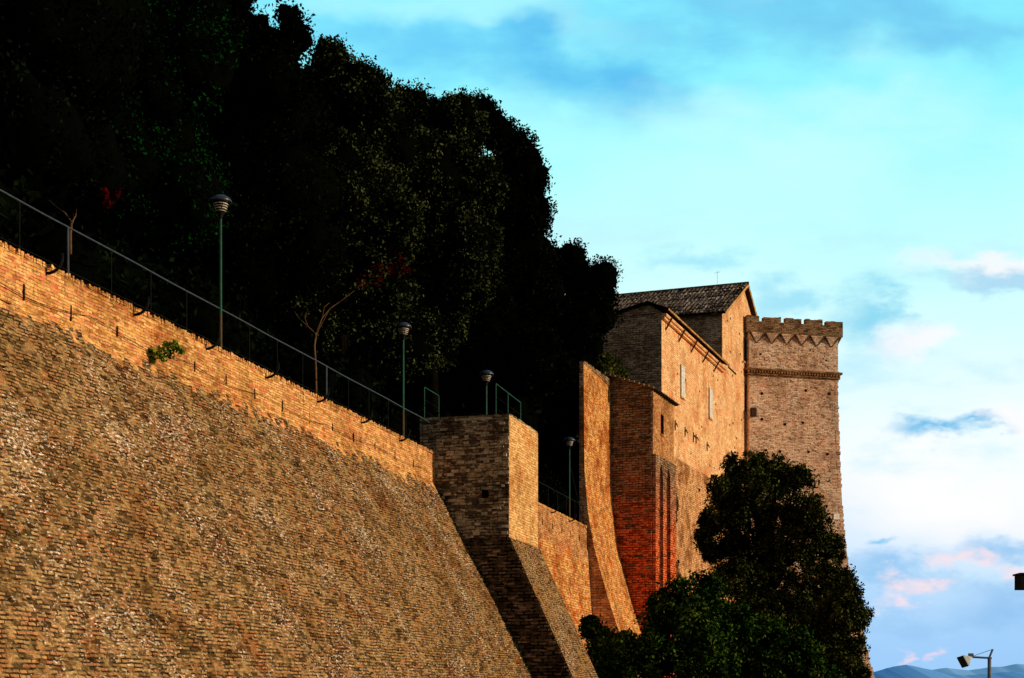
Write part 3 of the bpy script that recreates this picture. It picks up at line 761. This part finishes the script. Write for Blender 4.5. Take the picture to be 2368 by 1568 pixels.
shr=[]
for v in range(2):
    lob=[(Vector((random.uniform(-.9,.9),random.uniform(-.9,.9),1.0+random.uniform(-.3,.9))),1.2+random.uniform(-.2,.3)) for _ in range(6)]
    shr.append(tree('shrub',Vector((0,0,0)),lob,'leafblack','rounded evergreen shrub beside the walk, coloured near-black for deep shade','shrub',group='shrubs along the rampart walk',trunk_r=.08,per=18,limb=False))
k=0; t=29.0
while t<101:
    loc=TS(t,-3.0-random.random()*.8,TZ-.05)
    if k<2: ob=shr[k]; ob.location=loc
    else: ob=copy_thing(shr[k%2],loc)
    ob.scale=(1.1,1.1,random.uniform(.9,1.25)); ob.rotation_euler=(0,0,random.uniform(0,6)); t+=2.6; k+=1

def gb(px,Y): return Vector(((px-1184)/FL*Y,Y,0))
tree('street_tree',gb(1800,104),L(104,[(1690,1088,38),(1740,1080,40),(1795,1088,42),(1840,1115,44),(1740,1140,52),(1665,1128,32),(1685,1190,54),(1780,1180,66),(1868,1170,42),(1645,1210,30),(1630,1248,20),(1880,1228,50),(1715,1258,60),(1820,1278,72),(1912,1278,48),(1770,1350,76),(1870,1370,76),(1695,1330,46),(1655,1278,30),(1820,1450,90),(1760,1430,80)],2.0),'leaffront','rounded dark street tree with bare limbs showing through',core=.36,dens=.85,size=.095,per=60,trunk_r=.35,sub=3,clr=.40,rmin=.5)
tree('street_tree',gb(1940,99),L(99,[(1930,1330,34),(1960,1370,34),(1935,1420,50),(1970,1430,34),(1900,1480,70),(1960,1500,42),(1930,1560,70),(1975,1560,30)],1.2),'leaffront','narrow dark street tree crowding its neighbour',size=.095,per=55,core=.55,sub=3,clr=.42)
tree('street_tree',gb(1570,72),L(72,[(1570,1390,44),(1630,1375,40),(1520,1430,44),(1600,1450,56),(1680,1430,44),(1460,1510,44),(1540,1520,70),(1640,1530,70),(1430,1560,46),(1365,1448,9),(1378,1465,11),(1385,1510,20),(1402,1485,16),(1400,1540,28)],1.2),'leafgreen','low green broadleaf tree at the wall foot',size=.09,core=.55,per=60,sub=4,clr=.38,spiky=1)
tree('street_tree',gb(1740,78),L(78,[(1690,1470,56),(1760,1490,70),(1830,1530,70),(1700,1550,80),(1790,1580,80),(1880,1580,60)],1.2),'leafgreen','dark green broadleaf tree below the tower',size=.095,core=.6,per=55,sub=3,clr=.4)

def sapling(px,s_,segs,reds,label):
    Y=(19.26-s_)/(.2687-.963*(px-1184)/FL)
    base=W(px,0,Y); base.z=11.2
    e=empty('sapling',base,label,'tree')
    mb=MB()
    for path,r0,r1 in segs:
        pts=[W(a,b,Y+(i*.12)) for i,(a,b) in enumerate(path)]; n=len(pts)
        mb.tube(pts,[(r0+(r1-r0)*i/(n-1))*.85 for i in range(n)],'palebark',6)
    mb.done('trunk',base,e,smooth=True)
    cl=np.array([[*(W(a+random.uniform(-8,8),b+random.uniform(-8,8),Y+random.uniform(-.3,.3))),r/FL*Y] for a,b,r in reds]); V=leaves(cl,26,.055,.7)
    me=crown_mesh('crown',V,'leafred',[],base); o=bpy.data.objects.new('crown',me); scene.collection.objects.link(o); o.parent=e
sapling(730,-.9,[([(731,915),(730,850),(727,800),(732,768)],.05,.035),([(730,772),(712,755),(690,735),(680,718)],.03,.006),([(712,755),(705,735),(709,722)],.018,.005),([(731,770),(745,735),(765,712),(790,695),(820,672)],.03,.006),([(745,735),(750,710),(762,700)],.016,.005),([(727,790),(738,760),(760,720)],.016,.005)],
    [(830,655,14),(850,640,16),(870,630,18),(890,618,16),(910,605,14),(925,600,12),(935,628,12),(905,632,12),(880,650,12)],'slender bare sapling with forked pale branches and red leaves')
sapling(165,-.9,[([(163,590),(163,540),(166,512)],.04,.03),([(166,514),(150,492),(130,478),(112,462)],.022,.007),([(166,514),(175,500),(177,484)],.022,.007),([(163,530),(172,505),(168,490)],.015,.006)],
    [(240,448,7),(262,442,8),(275,440,6),(258,470,8),(248,475,5)],'thin bare sapling with a few red leaves')

Yp=19.26/(.2687+.963*(1184-365)/FL); base=W(345,835,Yp-.15)
e=empty('wall_plant',base,'small bright green shrub sprouting from the parapet face','plant')
cl=np.array([[*W(a,b,Yp-.3-random.random()*.3),r/FL*Yp] for a,b,r in [(350,828,7),(365,815,10),(380,808,11),(398,802,9),(412,804,8),(420,814,5),(395,818,8),(375,828,8),(348,812,5),(385,796,5),(405,792,4)]])
V=leaves(cl,55,.05,.6); me=crown_mesh('crown',V,'leafwall',[],base); o=bpy.data.objects.new('crown',me); scene.collection.objects.link(o); o.parent=e
mb=MB()
for a,b in ((380,800),(412,806),(395,822),(352,812)): mb.tube([base+Vector((-.1,.2,-.02)),base,W(a,b,Yp-.4)],[.02,.015,.006],'bark',5)
mb.done('stem',base,e)
base=AN(2.4,-3.4,21.2); tree('roof_plant',base,[(AN(r,-3.4+random.uniform(-.2,.2),21.6+random.random()*.8),.42+random.random()*.25) for r in (.1,.6,1.2,1.8,2.4,3.1,3.8,4.5,.9,2.9)],'leafdry','scrubby weeds growing on top of the brick annex','plant',core=.4,size=.1,per=40,trunk_r=.03)

# ---------------------------------------------------------------- terrain, ground, hills
M['earth']=plain('wooded_earth',(.004,.004,.0025),c2=(.0015,.0018,.001),scale=.6,rough=1)
M['grass']=plain('rough_ground',(.06,.065,.03),c2=(.035,.035,.02),scale=.3,rough=1)
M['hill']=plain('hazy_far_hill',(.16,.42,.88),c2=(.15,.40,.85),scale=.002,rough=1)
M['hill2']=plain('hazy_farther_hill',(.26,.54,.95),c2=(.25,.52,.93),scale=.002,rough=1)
mb=MB(); rows=[]
for i in range(56):
    t=15+2*i; row=[]
    for s_ in (-.5,-2,-4,-6,-8,-10,-14,-20,-28,-40,-60):
        h=TZ+max(0,(-s_-5))*.42*(1 if t<100 else .5)+ (noise.noise(Vector((t*.2,s_*.2,0)))*.5 if s_<-3 else 0)
        row.append(TS(t,s_,h))
    rows.append(row)
mb.grid(rows,'earth'); ob=mb.done('terrain',(0,0,0)); ob['kind']='structure'; ob['label']='dark wooded earth terrace behind the rampart'
mb=MB()
G=[-9000,-2000,-400,-100,0,100,400,2000,9000]; rows=[[Vector((x,y,0)) for x in G] for y in [-3000,-400,-50,0,50,100,200,600,2500,9500]]
mb.grid(rows,'grass'); ob=mb.done('ground'); ob['kind']='structure'; ob['label']='rough open ground below the walls'
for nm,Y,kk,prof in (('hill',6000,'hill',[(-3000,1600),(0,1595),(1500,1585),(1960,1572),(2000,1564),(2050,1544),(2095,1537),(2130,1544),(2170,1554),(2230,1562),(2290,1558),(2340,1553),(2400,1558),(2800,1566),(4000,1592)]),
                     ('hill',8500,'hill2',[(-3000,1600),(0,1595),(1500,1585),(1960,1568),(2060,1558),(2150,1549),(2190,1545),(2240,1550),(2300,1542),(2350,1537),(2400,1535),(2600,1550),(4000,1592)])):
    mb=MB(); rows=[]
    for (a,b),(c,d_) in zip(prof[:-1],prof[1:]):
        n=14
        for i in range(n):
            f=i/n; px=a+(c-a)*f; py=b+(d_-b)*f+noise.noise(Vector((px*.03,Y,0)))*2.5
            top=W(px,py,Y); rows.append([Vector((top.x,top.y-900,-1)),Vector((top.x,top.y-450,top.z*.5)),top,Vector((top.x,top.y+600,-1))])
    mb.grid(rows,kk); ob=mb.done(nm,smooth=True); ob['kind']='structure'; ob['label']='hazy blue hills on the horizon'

# ---------------------------------------------------------------- world
w=bpy.data.worlds.new('World'); scene.world=w; w.use_nodes=True; nt=w.node_tree; nt.nodes.clear()
Sdir=Vector((.982,-.185,math.tan(math.radians(14)))).normalized()
az=math.atan2(Sdir.x,Sdir.y)
tc=nd(nt,'ShaderNodeTexCoord'); sp=nd(nt,'ShaderNodeSeparateXYZ'); lk(nt,tc.outputs['Generated'],sp.inputs[0])
x,y,z=sp.outputs
ys=mth(nt,'MAXIMUM',y,.25)
u0=mth(nt,'DIVIDE',x,ys); v0=mth(nt,'DIVIDE',z,ys)
def nz(scale,det,rough,ox,sy=1.9):
    c=nd(nt,'ShaderNodeCombineXYZ'); lk(nt,mth(nt,'ADD',u0,ox),c.inputs[0]); lk(nt,mth(nt,'MULTIPLY',v0,sy),c.inputs[1])
    n=nd(nt,'ShaderNodeTexNoise',Scale=scale,Detail=det,Roughness=rough); lk(nt,c.outputs[0],n.inputs['Vector']); return n
nA=nz(6.0,4.0,.5,0.); nB=nz(26.0,6.0,.62,3.3); nC=nz(16.0,4.0,.55,7.1,1.6); nD=nz(9.0,6.0,.58,11.7,2.4)
def warpc(base,n,ch,amt,n2,amt2):
    s=nd(nt,'ShaderNodeSeparateColor'); lk(nt,n.outputs['Color'],s.inputs[0]); s2=nd(nt,'ShaderNodeSeparateColor'); lk(nt,n2.outputs['Color'],s2.inputs[0])
    r=mth(nt,'MULTIPLY_ADD',mth(nt,'SUBTRACT',s.outputs[ch],.5),amt,c=base)
    return mth(nt,'MULTIPLY_ADD',mth(nt,'SUBTRACT',s2.outputs[ch],.5),amt2,c=r)
u=warpc(u0,nC,0,.07,nB,.06); v=warpc(v0,nC,1,.04,nB,.035)
uL=warpc(u0,nA,0,.26,nC,.10); vL=warpc(v0,nA,1,.14,nC,.06)
vv=mth(nt,'MULTIPLY_ADD',mth(nt,'SUBTRACT',nA.outputs[0],.5),.10,c=v0)
STOPS=[(0,(.30,.56,.94)),(.08,(.34,.61,.96)),(.15,(.56,.77,.98)),(.22,(.84,.90,1.0)),(.30,(.94,.98,1.0)),(.42,(.78,.98,1.0)),(.55,(.62,1.0,1.0)),(.68,(.46,1.0,1.0)),(.80,(.28,.91,1.0)),(1,(.18,.75,1.0))]
sky=ramp(nt,mth(nt,'MULTIPLY',vv,2.0),STOPS)
def blob(px,py,rx,ry,big=False):
    U,V=(uL,vL) if big else (u,v)
    lo,hi=(1.6,-.1) if big else (1.55,-.05)
    a=mth(nt,'DIVIDE',mth(nt,'SUBTRACT',U,(px-1184)/FL),rx/FL); b=mth(nt,'DIVIDE',mth(nt,'SUBTRACT',V,(1620-py)/FL),ry/FL)
    d=mth(nt,'SQRT',mth(nt,'ADD',mth(nt,'MULTIPLY',a,a),mth(nt,'MULTIPLY',b,b)))
    d=mth(nt,'MULTIPLY_ADD',mth(nt,'SUBTRACT',(nD if big else nB).outputs[0],.5),2.6 if big else 2.6,c=d)
    return sstep(nt,mth(nt,'MULTIPLY',d,-1.0),-lo,-hi)
def addb(col,c,amt,*args,**k):
    return mix(nt,mth(nt,'MULTIPLY',blob(*args,**k),amt),col,c)
sky=addb(sky,(.10,.52,.88),1.0,1390,150,260,140,big=True)
sky=addb(sky,(.13,.59,.93),.8,1000,175,280,80,big=True)
sky=addb(sky,(.16,.57,.87),.9,2100,30,480,90,big=True)
sky=addb(sky,(.54,1.0,1.0),.5,1080,40,320,50,big=True)
sky=addb(sky,(.60,1.0,1.0),.7,1850,330,500,160,big=True)
wf=mth(nt,'MULTIPLY',sstep(nt,nD.outputs[0],.48,.72),mth(nt,'MULTIPLY',sstep(nt,v0,.05,.14),mth(nt,'SUBTRACT',1.0,sstep(nt,v0,.24,.38))))
sky=mix(nt,mth(nt,'MULTIPLY',wf,.75),sky,(.48,.82,.96))
sky=addb(sky,(.34,.78,.94),.8,1620,600,120,34)
sky=addb(sky,(.26,.68,.88),.95,2010,730,100,80)
sky=addb(sky,(.32,.74,.92),.85,1800,700,90,50)
sky=addb(sky,(.97,.93,.95),.85,2300,605,160,30)
sky=addb(sky,(.40,.68,.88),.9,2290,642,150,28)
sky=addb(sky,(.98,.95,.98),.85,2110,795,80,46)
sky=addb(sky,(.99,.98,1.0),.9,2200,1110,340,130,big=True)
sky=addb(sky,(.14,.50,.82),1.0,2160,998,90,28)
sky=addb(sky,(.14,.50,.82),1.0,2250,982,60,22)
sky=addb(sky,(1.0,.95,.97),.85,2330,965,80,34)
sky=addb(sky,(.18,.54,.86),.9,2020,1255,46,18)
sky=addb(sky,(.26,.54,.87),.85,2050,1335,150,44)
sky=addb(sky,(.28,.55,.87),.85,2320,1275,120,34)
for a_ in ((2200,1300,46,18),(2275,1300,36,22),(2340,1330,38,20),(2080,1365,46,20),(2140,1360,38,18),(2075,1400,46,14)):
    sky=addb(sky,(.95,.75,.81),.85,*a_)
sky=addb(sky,(.26,.52,.86),.8,2330,1400,120,50)
sky=addb(sky,(.28,.54,.87),.5,2100,1440,160,22)
for a_ in ((2085,1500,20,18),(2145,1505,24,12)):
    sky=addb(sky,(.90,.70,.82),.75,*a_)
plainsky=ramp(nt,mth(nt,'MULTIPLY',v0,2.0),STOPS)
back=sstep(nt,y,.35,-.15)
plainsky=mix(nt,back,plainsky,(.85,.80,.78))
dim=nd(nt,'ShaderNodeMapRange'); lk(nt,y,dim.inputs[0]); dim.inputs[1].default_value=-.2; dim.inputs[2].default_value=.7; dim.inputs[3].default_value=.32; dim.inputs[4].default_value=1.0
dz=sstep(nt,z,-.03,.0)
dm=mth(nt,'MULTIPLY',dim.outputs[0],dz)
up=nd(nt,'ShaderNodeMapRange'); lk(nt,z,up.inputs[0]); up.inputs[1].default_value=.42; up.inputs[2].default_value=.8; up.inputs[3].default_value=1.0; up.inputs[4].default_value=.35
dm=mth(nt,'MULTIPLY',dm,up.outputs[0])
bg=nd(nt,'ShaderNodeBackground'); lk(nt,sky,bg.inputs[0]); lk(nt,dm,bg.inputs[1])
bgp=nd(nt,'ShaderNodeBackground'); lk(nt,plainsky,bgp.inputs[0]); lk(nt,dm,bgp.inputs[1])
reg=mth(nt,'MULTIPLY',sstep(nt,y,.68,.78),sstep(nt,z,-.02,-.01))
ms_=nd(nt,'ShaderNodeMixShader'); lk(nt,reg,ms_.inputs[0]); lk(nt,bgp.outputs[0],ms_.inputs[1]); lk(nt,bg.outputs[0],ms_.inputs[2])
ns=nd(nt,'ShaderNodeTexSky'); ns.sky_type='NISHITA'; ns.sun_disc=False; ns.sun_elevation=math.radians(14); ns.sun_rotation=az
bg2=nd(nt,'ShaderNodeBackground',Strength=.008); lk(nt,ns.outputs[0],bg2.inputs[0])
ad=nd(nt,'ShaderNodeAddShader'); lk(nt,ms_.outputs[0],ad.inputs[0]); lk(nt,bg2.outputs[0],ad.inputs[1])
o=nd(nt,'ShaderNodeOutputWorld'); lk(nt,ad.outputs[0],o.inputs[0])
sl=bpy.data.lights.new('sun','SUN'); sl.energy=5.0; sl.angle=math.radians(.5); sl.color=(1,.78,.50)
so=bpy.data.objects.new('sun',sl); scene.collection.objects.link(so); so.rotation_euler=Sdir.to_track_quat('Z','Y').to_euler(); so.location=(60,0,60)

# ---------------------------------------------------------------- camera
cd=bpy.data.cameras.new('camera'); cd.sensor_width=36; cd.lens=FL/2368*36; cd.shift_y=(1620-784)/2368; cd.clip_end=30000; cd.clip_start=.1
co=bpy.data.objects.new('camera',cd); co.location=(0,0,EYE); co.rotation_euler=(math.radians(90),0,0); scene.collection.objects.link(co); scene.camera=co
